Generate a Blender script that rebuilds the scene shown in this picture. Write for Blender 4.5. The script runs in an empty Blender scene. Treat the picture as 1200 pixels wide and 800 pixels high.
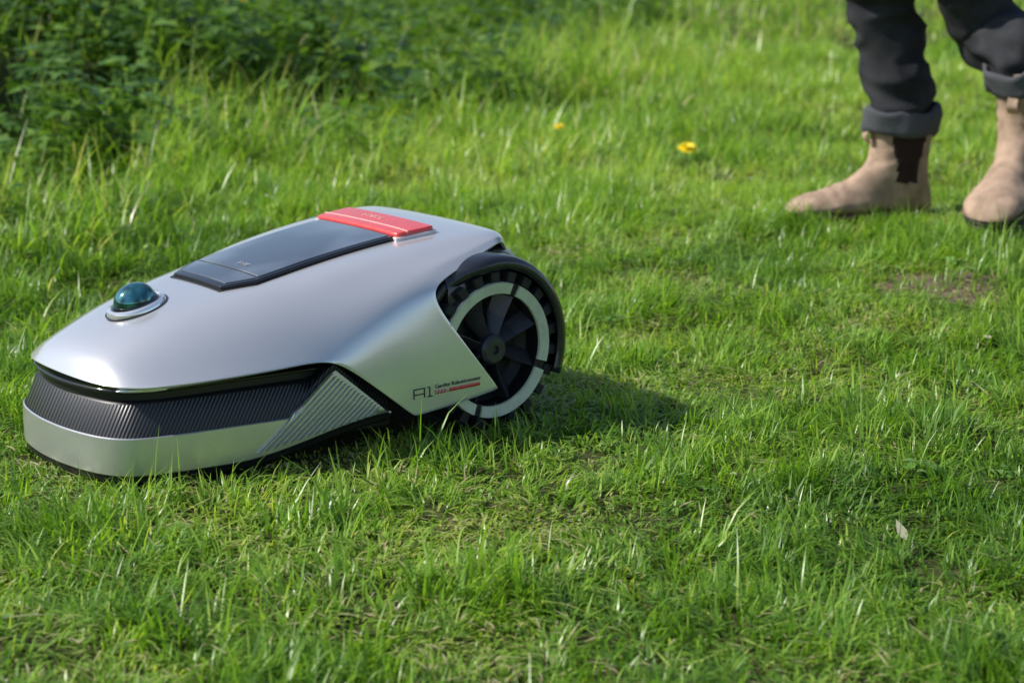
import bpy, bmesh, math, random
import numpy as np
from mathutils import Vector, Matrix, noise, Euler
from mathutils.bvhtree import BVHTree
random.seed(7); rng=np.random.default_rng(5)
R=random.random
def U(a,b): return a+(b-a)*random.random()
sc=bpy.context.scene
sc.view_settings.view_transform='Standard'
sc.view_settings.look='None'
sc.view_settings.exposure=0

# ---------------------------------------------------------------- helpers
def link(o,parent=None):
    sc.collection.objects.link(o)
    if parent: o.parent=parent
    return o
def empty(name,loc=(0,0,0),rot=(0,0,0)):
    e=bpy.data.objects.new(name,None); e.location=loc; e.rotation_euler=rot
    e.empty_display_size=.1
    return link(e)
def mesh_obj(name,verts,faces,mat=None,parent=None,smooth=True,mats=None,fm=None):
    me=bpy.data.meshes.new(name); me.from_pydata([tuple(v) for v in verts],[],faces); me.update()
    for m in (mats or ([mat] if mat else [])): me.materials.append(m)
    if fm:
        for p,i in zip(me.polygons,fm): p.material_index=i
    if smooth: me.polygons.foreach_set('use_smooth',[True]*len(me.polygons))
    return link(bpy.data.objects.new(name,me),parent)
def fix_normals(o):
    bm=bmesh.new(); bm.from_mesh(o.data); bmesh.ops.recalc_face_normals(bm,faces=bm.faces); bm.to_mesh(o.data); bm.free()
def autosmooth(o,ang=35):
    me=o.data
    bm=bmesh.new(); bm.from_mesh(me)
    for e in bm.edges:
        if len(e.link_faces)==2: e.smooth = e.calc_face_angle(0)<math.radians(ang)
    bm.to_mesh(me); bm.free()
def bake(o):
    dg=bpy.context.evaluated_depsgraph_get(); dg.update()
    me=bpy.data.meshes.new_from_object(o.evaluated_get(dg))
    o.modifiers.clear(); old=o.data; o.data=me
    return o
def bevel(o,w,seg=2):
    m=o.modifiers.new('b','BEVEL'); m.width=w; m.segments=seg; m.limit_method='ANGLE'; m.angle_limit=math.radians(40)
def loft(rings,cap=True,closed=True):
    n=len(rings[0]); V=[v for r in rings for v in r]; F=[]
    for i in range(len(rings)-1):
        for j in range(n if closed else n-1):
            k=(j+1)%n
            F.append((i*n+j,i*n+k,(i+1)*n+k,(i+1)*n+j))
    if cap and closed:
        F.append(tuple(range(n-1,-1,-1))); F.append(tuple((len(rings)-1)*n+j for j in range(n)))
    return V,F

class NT:
    def __init__(s,name):
        s.m=bpy.data.materials.new(name); s.m.use_nodes=True; s.t=s.m.node_tree
        s.b=s.t.nodes['Principled BSDF']; s.out=s.t.nodes['Material Output']
    def n(s,typ,**kw):
        nd=s.t.nodes.new(typ)
        for k,v in kw.items():
            if k in nd.inputs: nd.inputs[k].default_value=v
            else: setattr(nd,k,v)
        return nd
    def l(s,a,b): s.t.links.new(a,b)
    def noise(s,scale,detail=4,src='Object',rough=.5):
        tc=s.n('ShaderNodeTexCoord') if src!='Pos' else s.n('ShaderNodeNewGeometry')
        no=s.n('ShaderNodeTexNoise'); no.inputs['Scale'].default_value=scale; no.inputs['Detail'].default_value=detail
        no.inputs['Roughness'].default_value=rough
        s.l(tc.outputs['Position' if src=='Pos' else src],no.inputs['Vector']); return no
    def ramp(s,src,stops):
        r=s.n('ShaderNodeValToRGB'); e=r.color_ramp.elements
        while len(e)<len(stops): e.new(.5)
        for x,(p,c) in zip(e,stops): x.position=p; x.color=(*c,1)
        s.l(src,r.inputs['Fac']); return r
    def bump(s,src,strength=.3,dist=.001):
        b=s.n('ShaderNodeBump'); b.inputs['Strength'].default_value=strength; b.inputs['Distance'].default_value=dist
        s.l(src,b.inputs['Height']); s.l(b.outputs['Normal'],s.b.inputs['Normal']); return b
def simple(name,col,rough=.5,metal=0,coat=0,nscale=60,var=.15,bump=0,bdist=.0005,spec=.5,rvar=.08):
    t=NT(name); b=t.b
    b.inputs['Metallic'].default_value=metal
    b.inputs['Coat Weight'].default_value=coat; b.inputs['Coat Roughness'].default_value=.06
    b.inputs['Specular IOR Level'].default_value=spec
    no=t.noise(nscale,2)
    c0=tuple(max(0,c*(1-var)) for c in col); c1=tuple(min(1,c*(1+var)) for c in col)
    r=t.ramp(no.outputs['Fac'],[(.3,c0),(.7,c1)]); t.l(r.outputs['Color'],b.inputs['Base Color'])
    mr=t.n('ShaderNodeMapRange'); mr.inputs['To Min'].default_value=max(0,rough-rvar); mr.inputs['To Max'].default_value=rough+rvar
    t.l(no.outputs['Fac'],mr.inputs['Value']); t.l(mr.outputs['Result'],b.inputs['Roughness'])
    if bump: t.bump(no.outputs['Fac'],bump,bdist)
    return t.m

M_silver=simple('silver_paint',(.74,.735,.755),.22,.58,.8,nscale=7,var=.015,rvar=.03)
M_silver2=simple('brushed_silver',(.66,.66,.67),.30,.75,.1,nscale=500,var=.04,rvar=.04)
M_black=simple('black_plastic',(.012,.012,.014),.42,0,0,nscale=300,bump=.2,bdist=.0002)
M_gloss=simple('gloss_black',(.008,.009,.011),.10,0,.6,nscale=20,rvar=.03)
M_fender=simple('fender_plastic',(.018,.02,.028),.24,0,.4,nscale=80)
M_rubber=simple('tyre_rubber',(.014,.014,.015),.65,0,0,nscale=120,var=.4,bump=.3)
M_rim=simple('rim_plastic',(.006,.006,.008),.5,0,0,nscale=100,var=.2)
M_spoke=simple('spoke_plastic',(.045,.045,.055),.32,.2,.2,nscale=100,var=.15)
M_ring=simple('pale_ring',(.62,.66,.50),.45,0,0,nscale=60,var=.1)
M_red=simple('red_plastic',(.74,.07,.065),.28,0,.5,nscale=60,var=.06)
M_redl=simple('pale_red_mark',(.85,.45,.4),.4,nscale=60,var=.05)
M_white=simple('white_trim',(.68,.62,.62),.35,0,.2,nscale=60,var=.05)
M_mark=simple('dark_mark',(.04,.04,.045),.4,nscale=60)
M_greymark=simple('grey_mark',(.4,.4,.42),.4,nscale=60)
M_dome=simple('sensor_glass',(.06,.24,.26),.05,.85,1,nscale=60,var=.9,rvar=.02)
M_chrome=simple('chrome_trim',(.95,.95,.96),.12,.75,.5,nscale=60,var=.03,rvar=.03)
t=NT('lid_glass'); t.b.inputs['Metallic'].default_value=.7
t.b.inputs['Coat Weight'].default_value=1; t.b.inputs['Coat Roughness'].default_value=.015; t.b.inputs['Coat IOR'].default_value=1.9
no=t.noise(7,2); r=t.ramp(no.outputs['Fac'],[(.3,(.04,)*3),(.75,(.20,)*3)]); t.l(r.outputs['Color'],t.b.inputs['Roughness'])
r=t.ramp(no.outputs['Fac'],[(.38,(.16,.164,.17)),(.62,(.55,.555,.56))]); t.l(r.outputs['Color'],t.b.inputs['Base Color']); M_lid=t.m  # pale blotches in base colour stand in for sky reflections on the lid
t=NT('carbon_weave'); t.b.inputs['Roughness'].default_value=.35
tc=t.n('ShaderNodeTexCoord'); mp=t.n('ShaderNodeMapping'); mp.inputs['Rotation'].default_value=(0,.5,.6); t.l(tc.outputs['Object'],mp.inputs['Vector'])
w=t.n('ShaderNodeTexWave'); w.inputs['Scale'].default_value=75; w.inputs['Distortion'].default_value=0; t.l(mp.outputs['Vector'],w.inputs['Vector'])
r=t.ramp(w.outputs['Fac'],[(.2,(.006,.006,.008)),(.9,(.05,.051,.058))]); t.l(r.outputs['Color'],t.b.inputs['Base Color'])
t.bump(w.outputs['Fac'],.6,.001); M_carbon=t.m

# ---------------------------------------------------------------- terrain
def sst(a,b,x):
    t=max(0,min(1,(x-a)/(b-a))); return t*t*(3-2*t)
BY=[-60,0,3.5,4.37,5.37,7,9.15,14,60]; BX=[-9,-3.4,-1.62,-.93,-.30,.10,.42,1.1,4]
LAT=rng.random((256,256))*2-1
def vn(x,y,s=1,o=0):
    x=np.asarray(x,float)*s+o*17.3; y=np.asarray(y,float)*s+o*9.7
    xi=np.floor(x).astype(int); yi=np.floor(y).astype(int); fx=x-xi; fy=y-yi
    fx=fx*fx*(3-2*fx); fy=fy*fy*(3-2*fy); g=lambda a,b: LAT[a%256,b%256]
    return (g(xi,yi)*(1-fx)+g(xi+1,yi)*fx)*(1-fy)+(g(xi,yi+1)*(1-fx)+g(xi+1,yi+1)*fx)*fy
def fb(x,y,s,o=0): return .6*vn(x,y,s,o)+.3*vn(x,y,s*2.1,o+1)+.15*vn(x,y,s*4.3,o+2)
def nsst(a,b,x):
    t=np.clip((x-a)/(b-a),0,1); return t*t*(3-2*t)
def bankd(x,y): return (np.interp(y,BY,BX)-x)*.85
def H(x,y):
    x=np.asarray(x,float); y=np.asarray(y,float)
    near=nsst(.3,1.0,np.hypot(x+.3,y-2.4))
    h=near*(.024*vn(x,y,1.3)+.016*vn(x,y,4,3)+.006*vn(x,y,10,6))
    d=bankd(x,y)+.15*vn(x,y,1.5,9)
    b=-.08*np.exp(-((d-.15)/.15)**2)+.20*np.clip(d-.25,0,6)*nsst(.2,.8,d)+.09*vn(x,y,1.5,5)*nsst(0,.8,d)
    h=h+np.where(d>-.4,b,0)
    r=np.hypot(x,y)
    return h+.0012*np.maximum(0,r-15)**1.5
def bare(x,y):
    e=((x-.73)/.11)**2+((y-3.33)/.13)**2+.6*vn(x,y,20,3)
    e2=((x-.36)/.16)**2+((y-3.35)/.14)**2+.5*vn(x,y,18,4)
    b=np.where(fb(x,y,4,20)<-.40,.7,1.)
    return np.where(e<1,.2,np.where(e2<1,.6,b))
def axis(c,n,s0,L):
    out=[0]; s=s0
    while out[-1]<L:
        out.append(out[-1]+s); s=s0 if out[-1]<n else s*1.12
    return np.array(sorted([c-v for v in out[1:]]+[c+v for v in out]))
xs=axis(0,3.2,.04,150); ys=axis(4.5,4.5,.04,150)
XX,YY=np.meshgrid(xs,ys); ZZ=H(XX,YY); nx=len(xs)
V=np.stack([XX.ravel(),YY.ravel(),ZZ.ravel()],1).tolist()
F=[(j*nx+i,j*nx+i+1,(j+1)*nx+i+1,(j+1)*nx+i) for j in range(len(ys)-1) for i in range(nx-1)]
t=NT('soil_and_turf'); t.b.inputs['Roughness'].default_value=.95; t.b.inputs['Specular IOR Level'].default_value=.1
n1=t.noise(3,4,'Pos'); n2=t.noise(90,4,'Pos',.7)
ra=t.ramp(n1.outputs['Fac'],[(.35,(.035,.06,.013)),(.65,(.075,.095,.026))])
rb=t.ramp(n2.outputs['Fac'],[(.3,(.02,.02,.01)),(.75,(.19,.165,.085))])
mx=t.n('ShaderNodeMix',data_type='RGBA'); mx.inputs[0].default_value=.4
t.l(ra.outputs['Color'],mx.inputs[6]); t.l(rb.outputs['Color'],mx.inputs[7])
rc=t.ramp(n2.outputs['Fac'],[(.3,(.08,.06,.04)),(.7,(.27,.205,.14))]); ab=t.n('ShaderNodeAttribute',attribute_name='bare')
m3=t.n('ShaderNodeMix',data_type='RGBA'); t.l(ab.outputs['Fac'],m3.inputs[0]); t.l(mx.outputs[2],m3.inputs[6]); t.l(rc.outputs['Color'],m3.inputs[7]); t.l(m3.outputs[2],t.b.inputs['Base Color'])
t.bump(n2.outputs['Fac'],.8,.01); M_soil=t.m
gr=mesh_obj('ground',V,F,M_soil)
a=gr.data.attributes.new('bare','FLOAT','POINT'); a.data.foreach_set('value',(bare(XX,YY)<.3).astype(np.float32).ravel())

# ---------------------------------------------------------------- foliage materials
def leafmat(name,stops,rough=.45,trans=.35,spec=.4,orand=0,up=.25):
    t=NT(name); b=t.b
    at=t.n('ShaderNodeAttribute',attribute_name='v'); src=at.outputs['Fac']
    if orand:
        oi=t.n('ShaderNodeObjectInfo'); ma=t.n('ShaderNodeMath',operation='MULTIPLY_ADD'); ma.inputs[1].default_value=orand
        m2=t.n('ShaderNodeMath',operation='MULTIPLY'); m2.inputs[1].default_value=1-orand
        t.l(oi.outputs['Random'],ma.inputs[0]); t.l(src,m2.inputs[0]); t.l(m2.outputs[0],ma.inputs[2]); src=ma.outputs[0]
    r=t.ramp(src,stops)
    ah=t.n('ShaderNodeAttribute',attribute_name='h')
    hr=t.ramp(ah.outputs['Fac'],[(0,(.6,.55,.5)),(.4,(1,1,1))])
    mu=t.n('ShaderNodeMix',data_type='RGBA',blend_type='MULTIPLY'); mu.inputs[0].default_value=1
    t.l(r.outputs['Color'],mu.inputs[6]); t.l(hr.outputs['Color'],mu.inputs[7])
    t.l(mu.outputs[2],b.inputs['Base Color']); b.inputs['Roughness'].default_value=rough; b.inputs['Specular IOR Level'].default_value=spec
    tr=t.n('ShaderNodeBsdfTranslucent'); g=t.n('ShaderNodeMix',data_type='RGBA',blend_type='MULTIPLY'); g.inputs[0].default_value=1
    t.l(mu.outputs[2],g.inputs[6]); g.inputs[7].default_value=(1.5,1.55,.6,1); t.l(g.outputs[2],tr.inputs['Color'])
    if up:
        ge=t.n('ShaderNodeNewGeometry'); va=t.n('ShaderNodeVectorMath',operation='ADD'); vz=t.n('ShaderNodeVectorMath',operation='NORMALIZE')
        va.inputs[1].default_value=(0,0,up); t.l(ge.outputs['Normal'],va.inputs[0]); t.l(va.outputs[0],vz.inputs[0]); t.l(vz.outputs[0],b.inputs['Normal'])
    ms=t.n('ShaderNodeMixShader'); ms.inputs[0].default_value=trans
    t.l(b.outputs[0],ms.inputs[1]); t.l(tr.outputs[0],ms.inputs[2]); t.l(ms.outputs[0],t.out.inputs['Surface'])
    return t.m
GS=[(0,(.085,.19,.018)),(.3,(.18,.35,.032)),(.6,(.32,.49,.06)),(.78,(.46,.56,.11)),(.88,(.52,.49,.24)),(1,(.68,.58,.38))]
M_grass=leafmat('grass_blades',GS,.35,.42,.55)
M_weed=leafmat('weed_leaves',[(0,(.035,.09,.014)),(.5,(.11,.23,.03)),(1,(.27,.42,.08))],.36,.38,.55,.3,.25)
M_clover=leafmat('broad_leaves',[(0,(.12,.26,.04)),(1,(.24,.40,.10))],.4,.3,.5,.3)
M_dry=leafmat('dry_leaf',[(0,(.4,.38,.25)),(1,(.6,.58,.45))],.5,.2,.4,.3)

def blades(name,x,y,z,az,L,W,lean,bend,v,seg=3,tw=None,mat=None):
    n=len(x); p=np.stack([x,y,z],1); d=np.stack([np.cos(az),np.sin(az)],1)
    a2=az+(tw if tw is not None else rng.uniform(-.8,.8,n)); sd=np.stack([-np.sin(a2),np.cos(a2),np.zeros(n)],1)
    co=np.zeros((n,seg+1,2,3),np.float32); h=np.zeros((n,seg+1,2),np.float32); ang=lean.copy(); p0z=z+.003
    for k in range(seg+1):
        t_=k/seg; w_=(W*(1-t_**1.8)*.5+.0001) if k else W*.35
        co[:,k,0]=p-sd*w_[:,None]; co[:,k,1]=p+sd*w_[:,None]; h[:,k]=t_
        s=np.sin(ang)*L/seg; p=p+np.stack([d[:,0]*s,d[:,1]*s,np.cos(ang)*L/seg],1); p[:,2]=np.maximum(p[:,2],p0z); ang=ang+bend/seg
    nv=(seg+1)*2; base=(np.arange(n)*nv)[:,None,None]; k=np.arange(seg)[None,:,None]*2
    f=(base+k+np.array([0,1,3,2])[None,None,:]).reshape(-1).astype(np.int32)
    me=bpy.data.meshes.new(name); nf=n*seg
    me.vertices.add(n*nv); me.vertices.foreach_set('co',co.ravel())
    me.loops.add(nf*4); me.loops.foreach_set('vertex_index',f)
    me.polygons.add(nf); me.polygons.foreach_set('loop_start',np.arange(nf,dtype=np.int32)*4)
    try: me.polygons.foreach_set('loop_total',np.full(nf,4,np.int32))
    except Exception: pass
    me.update(calc_edges=True); me.polygons.foreach_set('use_smooth',np.ones(nf,bool))
    a=me.attributes.new('v','FLOAT','POINT'); a.data.foreach_set('value',np.repeat(v.astype(np.float32),nv))
    a=me.attributes.new('h','FLOAT','POINT'); a.data.foreach_set('value',h.ravel())
    me.materials.append(mat); return link(bpy.data.objects.new(name,me))

O=Vector((-.149,2.653)); HD=Vector((-.766,-.643)); LD=Vector((.643,-.766))
def in_mower(x,y,m=0):
    a=(x-O.x)*HD.x+(y-O.y)*HD.y; b=(x-O.x)*LD.x+(y-O.y)*LD.y
    return (a>-.10-m)&(a<.54+m)&(np.abs(b)<(.19-.07*nsst(.15,.55,a))+m)
def in_wheel(x,y):
    a=(x-O.x)*HD.x+(y-O.y)*HD.y; b=(x-O.x)*LD.x+(y-O.y)*LD.y
    return (np.abs(a)<.075)&(np.abs(np.abs(b)-.163)<.045)
def inview(x,y,m=.25): return np.abs(x)<y*.275+m
def lawn(n,x0,x1,y0,y1,view,scale=1.,wscale=1.):
    x=rng.uniform(x0,x1,n); y=rng.uniform(y0,y1,n)
    k=(inview(x,y) if view==1 else (~inview(x,y) if view==0 else np.ones(n,bool)))
    k&=~in_mower(x,y,-.04)&~in_wheel(x,y)&(bankd(x,y)<.45)
    k&=rng.random(n)<bare(x,y)
    k&=rng.random(n)<np.clip(.82+.6*vn(x,y,34,8)+.4*vn(x,y,13,2),.25,1)
    x=x[k];y=y[k];n=len(x)
    cl=fb(x,y,9,7); big=fb(x,y,2.3,11)
    L=rng.uniform(.015,.042,n)*(1+.9*cl+.4*big); tall=rng.random(n)<.05+.14*np.clip(cl+.3*big,0,1); L=np.where(tall,L*1.7,L)*scale
    L=np.maximum(L,.009)*np.where(in_mower(x,y,.05),.5,1.)*(1+.5*nsst(2.9,5,y))
    W=rng.uniform(.0014,.0038,n)*wscale
    fld=vn(x,y,7,21)*5+vn(x,y,23,5)*4
    az=fld+rng.normal(0,.8,n)
    flat=rng.random(n)<np.clip(.46-.35*cl,.15,.75)
    lean=np.where(flat,rng.uniform(.9,1.55,n),np.abs(rng.normal(.35,.35,n)))
    bend=rng.uniform(.0,1.9,n)
    yl=fb(x,y,1.6,31); yl2=fb(x,y,6,14)
    v=.36+.2*rng.standard_normal(n)+.28*yl+.24*yl2-.12*cl-.10*(1-nsst(1.8,2.4,y))+.12*nsst(3.3,5,y)
    st=rng.random(n)<np.clip(.06+.20*yl2+.14*yl-.1*cl,.02,.4)
    v=np.where(st,rng.uniform(.80,1.0,n),np.clip(v,0,.78))
    lean=np.where(st,rng.uniform(1.1,1.55,n),lean)
    z=H(x,y)-.003+np.where(flat|st,rng.uniform(0,.014,n),0)
    return [x,y,z,az,L,W,lean,bend,v]
def cat(*a): return [np.concatenate(c) for c in zip(*a)]
D=cat(lawn(540000,-1.5,1.5,1.35,4.6,1,1,1.1),lawn(90000,-3,3.6,.6,4.6,0,1.3,2),
      lawn(260000,-2,2.8,4.6,8,1,1.1,1.6),lawn(40000,-3,5.5,4.6,8,0,1.6,3),lawn(80000,-3,8,8,17,2,1.7,4))
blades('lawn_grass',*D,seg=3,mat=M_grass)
def tallg(n,x0,x1,y0,y1,ws):
    x=rng.uniform(x0,x1,n); y=rng.uniform(y0,y1,n)
    d=bankd(x,y)+.3*vn(x,y,2,1); c=vn(x,y,1.3,33); f=vn(x,y,16,41)
    pr=np.where(d<-1.1,0,np.where(d<-.1,.6*np.clip((d+1.1)/.8,0,1)*(f>.12),np.where(d<.35,.95*(f>-.2),np.where(c>.2,.7,.09)*(f>.0))))
    k=(rng.random(n)<pr)&~in_mower(x,y,.05); x=x[k];y=y[k];d=d[k];n=len(x)
    fade=np.clip((d+1.1)/.9,.35,1)
    L=rng.uniform(.06,.23,n)*fade*(1+.7*vn(x,y,5,3)); W=rng.uniform(.003,.007,n)*ws
    az=vn(x,y,9,2)*6+rng.normal(0,1,n); lean=np.abs(rng.normal(.35,.35,n)); bend=rng.uniform(.2,2.2,n)
    v=np.clip(.52+.2*rng.standard_normal(n)+.25*fb(x,y,3,6),0,.78); st=rng.random(n)<.08; v=np.where(st,.92,v)
    return [x,y,H(x,y)-.005,az,L,W,lean,bend,v]
D=cat(tallg(150000,-2.6,1.6,3.0,7.5,1),tallg(70000,-6,2.5,6,14,1.8))
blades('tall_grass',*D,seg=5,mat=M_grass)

class MB:
    def __init__(s): s.V=[];s.F=[];s.v=[];s.h=[]
    def add(s,verts,faces,v,hs):
        o=len(s.V); s.V+=verts; s.F+=[tuple(i+o for i in f) for f in faces]; s.v+=[v]*len(verts); s.h+=hs
    def stem(s,p,q,w,v):
        sd=Vector((w,0,0)); s.add([tuple(p-sd),tuple(p+sd),tuple(q+sd*.4),tuple(q-sd*.4)],[(0,1,2,3)],v,[.3]*4)
    def leaf(s,base,d,up,L,W,v,droop=.4,fold=.25):
        d=Vector(d).normalized(); side=d.cross(Vector(up)).normalized(); u=side.cross(d)
        prof=[(0,.06),(.2,.75),(.42,1),(.7,.62),(1,.0)]
        vs=[];hs=[]
        for t,w in prof:
            c=Vector(base)+d*L*t-u*(droop*L*t*t); ww=W*.5*w
            vs+=[tuple(c-side*ww+u*ww*fold),tuple(c),tuple(c+side*ww+u*ww*fold)]; hs+=[.6+.4*t]*3
        f=[]
        for k in range(4):
            a=3*k; f+=[(a,a+1,a+4,a+3),(a+1,a+2,a+5,a+4)]
        s.add(vs,f,v,hs)
    def mesh(s,name,mat):
        me=bpy.data.meshes.new(name); me.from_pydata(s.V,[],s.F); me.update()
        me.materials.append(mat)
        me.polygons.foreach_set('use_smooth',[True]*len(s.F))
        a=me.attributes.new('v','FLOAT','POINT'); a.data.foreach_set('value',s.v)
        a=me.attributes.new('h','FLOAT','POINT'); a.data.foreach_set('value',s.h)
        return me
def coll(name,meshes):
    c=bpy.data.collections.new(name)
    for i,m in enumerate(meshes):
        o=bpy.data.objects.new('%s_%02d'%(name,i),m); c.objects.link(o)
    return c
tm=[]
for k in range(8):
    mb=MB()
    for sN in range(random.randint(3,5)):
        a=U(0,6.28); r=U(0,.08); p=Vector((r*math.cos(a),r*math.sin(a),-.02)); hh=U(.08,.26)
        la=U(0,6.28); lean=Vector((math.cos(la)*.4,math.sin(la)*.4,1)).normalized()
        mb.stem(p,p+lean*hh,.0018,.6)
        n=random.randint(3,5); rot=U(0,3)
        for q in range(1,n+1):
            c=p+lean*hh*q/n; rot+=1.57+U(-.3,.3)
            for sd in (0,math.pi):
                az=rot+sd; el=U(-.1,.5)
                d=Vector((math.cos(az)*math.cos(el),math.sin(az)*math.cos(el),math.sin(el)))
                st=U(.01,.03)
                if k%2:
                    L=U(.03,.06); mb.leaf(c+d*st,d,(0,0,1),L,L*U(.45,.75),R(),U(.1,.5))
                else:
                    for da in (-.9,0,.9):
                        d2=Vector((math.cos(az+da),math.sin(az+da),.2)); L=U(.025,.045)
                        mb.leaf(c+d*st,d2,(0,0,1),L,L*U(.45,.7),R(),U(.1,.4))
    tm.append(mb.mesh('weed_%d'%k,M_weed))
C_weed=coll('weed_plants',tm)
tm=[]
for k in range(5):
    mb=MB()
    for i in range(random.randint(4,7)):
        az=U(0,6.28); d=Vector((math.cos(az),math.sin(az),U(.2,.8))); L=U(.010,.020)
        mb.leaf((U(-.02,.02),U(-.02,.02),.014),d,(0,0,1),L,L*U(.45,.8),R(),U(.2,.6))
    tm.append(mb.mesh('broadleaf_%d'%k,M_clover))
C_broad=coll('broadleaf_weeds',tm)
tm=[]
for k in range(3):
    mb=MB(); L=U(.018,.03)
    mb.leaf((0,0,0),(1,0,U(-.1,.2)),(0,U(-.3,.3),1),L,L*U(.35,.6),R(),U(-.2,.3),U(0,.5))
    tm.append(mb.mesh('dry_leaf_%d'%k,M_dry))
C_dry=coll('dry_leaves',tm)

def scatter(name,pts,co):
    me=bpy.data.meshes.new(name); me.from_pydata([p[0] for p in pts],[],[]); me.update()
    a=me.attributes.new('rot','FLOAT_VECTOR','POINT'); a.data.foreach_set('vector',[c for p in pts for c in p[1]])
    a=me.attributes.new('scl','FLOAT','POINT'); a.data.foreach_set('value',[p[2] for p in pts])
    a=me.attributes.new('idx','INT','POINT'); a.data.foreach_set('value',[random.randint(0,99) for p in pts])
    o=link(bpy.data.objects.new(name,me))
    g=bpy.data.node_groups.new(name+'_nodes','GeometryNodeTree')
    g.interface.new_socket('Geometry',in_out='INPUT',socket_type='NodeSocketGeometry')
    g.interface.new_socket('Geometry',in_out='OUTPUT',socket_type='NodeSocketGeometry')
    N=g.nodes.new; gi=N('NodeGroupInput'); go=N('NodeGroupOutput'); ip=N('GeometryNodeInstanceOnPoints')
    ci=N('GeometryNodeCollectionInfo'); ci.inputs['Collection'].default_value=co
    ci.inputs['Separate Children'].default_value=True; ci.inputs['Reset Children'].default_value=True
    def at(nm,ty):
        n=N('GeometryNodeInputNamedAttribute'); n.data_type=ty; n.inputs['Name'].default_value=nm
        return next(s for s in n.outputs if s.enabled and s.name=='Attribute')
    er=N('FunctionNodeEulerToRotation'); g.links.new(at('rot','FLOAT_VECTOR'),er.inputs[0])
    g.links.new(gi.outputs[0],ip.inputs['Points']); g.links.new(ci.outputs[0],ip.inputs['Instance'])
    ip.inputs['Pick Instance'].default_value=True
    g.links.new(at('idx','INT'),ip.inputs['Instance Index']); g.links.new(er.outputs[0],ip.inputs['Rotation'])
    g.links.new(at('scl','FLOAT'),ip.inputs['Scale']); g.links.new(ip.outputs[0],go.inputs[0])
    m=o.modifiers.new('scatter','NODES'); m.node_group=g
    return o
def rnd_pts(x0,x1,y0,y1,dens,keep,s0,s1,tilt=.12,dz=(0,0)):
    n=int((x1-x0)*(y1-y0)*dens); x=rng.uniform(x0,x1,n); y=rng.uniform(y0,y1,n)
    k=keep(x,y); x=x[k];y=y[k]; z=H(x,y)
    return [((float(a),float(b),float(c)+U(*dz)),(U(-tilt,tilt),U(-tilt,tilt),U(0,6.283)),U(s0,s1)) for a,b,c in zip(x,y,z)]
def weed_keep(x,y):
    d=bankd(x,y)+.3*vn(x,y,1.8,4); c=vn(x,y,1.3,33)
    return (d>.05)&(rng.random(len(x))<np.where(c<.25,.95,.3))&(vn(x,y,5,60)>-.5)
scatter('weed_bank',rnd_pts(-3.2,2.4,3.2,14,125,weed_keep,.6,1.35,.4),C_weed)
scatter('broadleaf_weeds',rnd_pts(-2,2.4,1.3,6,26,lambda x,y:~in_mower(x,y,.14)&(vn(x,y,2.5,50)>.15)&(bankd(x,y)<0),.6,1.2,.3,(-.002,.006)),C_broad)
scatter('fallen_leaves',rnd_pts(-2,2.4,1.3,6,5,lambda x,y:~in_mower(x,y,.14)&(bankd(x,y)<0),.3,.9,.5,(.018,.03)),C_dry)

# ---------------------------------------------------------------- dandelions
M_yel=simple('dandelion_petal',(.95,.72,.01),.5,nscale=200)
M_stem=simple('stem_green',(.1,.16,.04),.5,nscale=200)
def dandelion(x,y,hh,s=1):
    e=empty('dandelion',(x,y,float(H(x,y))))
    V=[];F=[]
    for ring,(n,L,el) in enumerate([(22,.02,.15),(18,.016,.55),(12,.011,.95),(8,.006,1.3)]):
        for i in range(n):
            a=i*6.283/n+ring*.2+U(-.08,.08); d=Vector((math.cos(a)*math.cos(el),math.sin(a)*math.cos(el),math.sin(el))); sd=Vector((-math.sin(a),math.cos(a),0))
            o=len(V); w=.0017
            V+=[d*.001-sd*w*.5,d*.001+sd*w*.5,d*L*.7+sd*w,d*L+Vector((0,0,-.001)),d*L*.7-sd*w]
            F.append((o,o+1,o+2,o+3,o+4))
    V=[Matrix.Rotation(.35,3,'X')@(v*s)+Vector((0,0,hh)) for v in V]
    mesh_obj('flower_head',V,F,M_yel,e,False)
    rings=[[Vector((.0016*math.cos(a)+.004*math.sin(k*1.2),.0016*math.sin(a),hh*k/4)) for a in [j*1.047 for j in range(6)]] for k in range(5)]
    v,f=loft(rings); mesh_obj('stem',v,f,M_stem,e)
dandelion(.412,4.66,.078,1.35); dandelion(.12,5.05,.075,.8); dandelion(-.80,6.0,.24,.9); dandelion(.2,8.2,.06,.9)
dandelion(1.9,5.0,.05)

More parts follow.
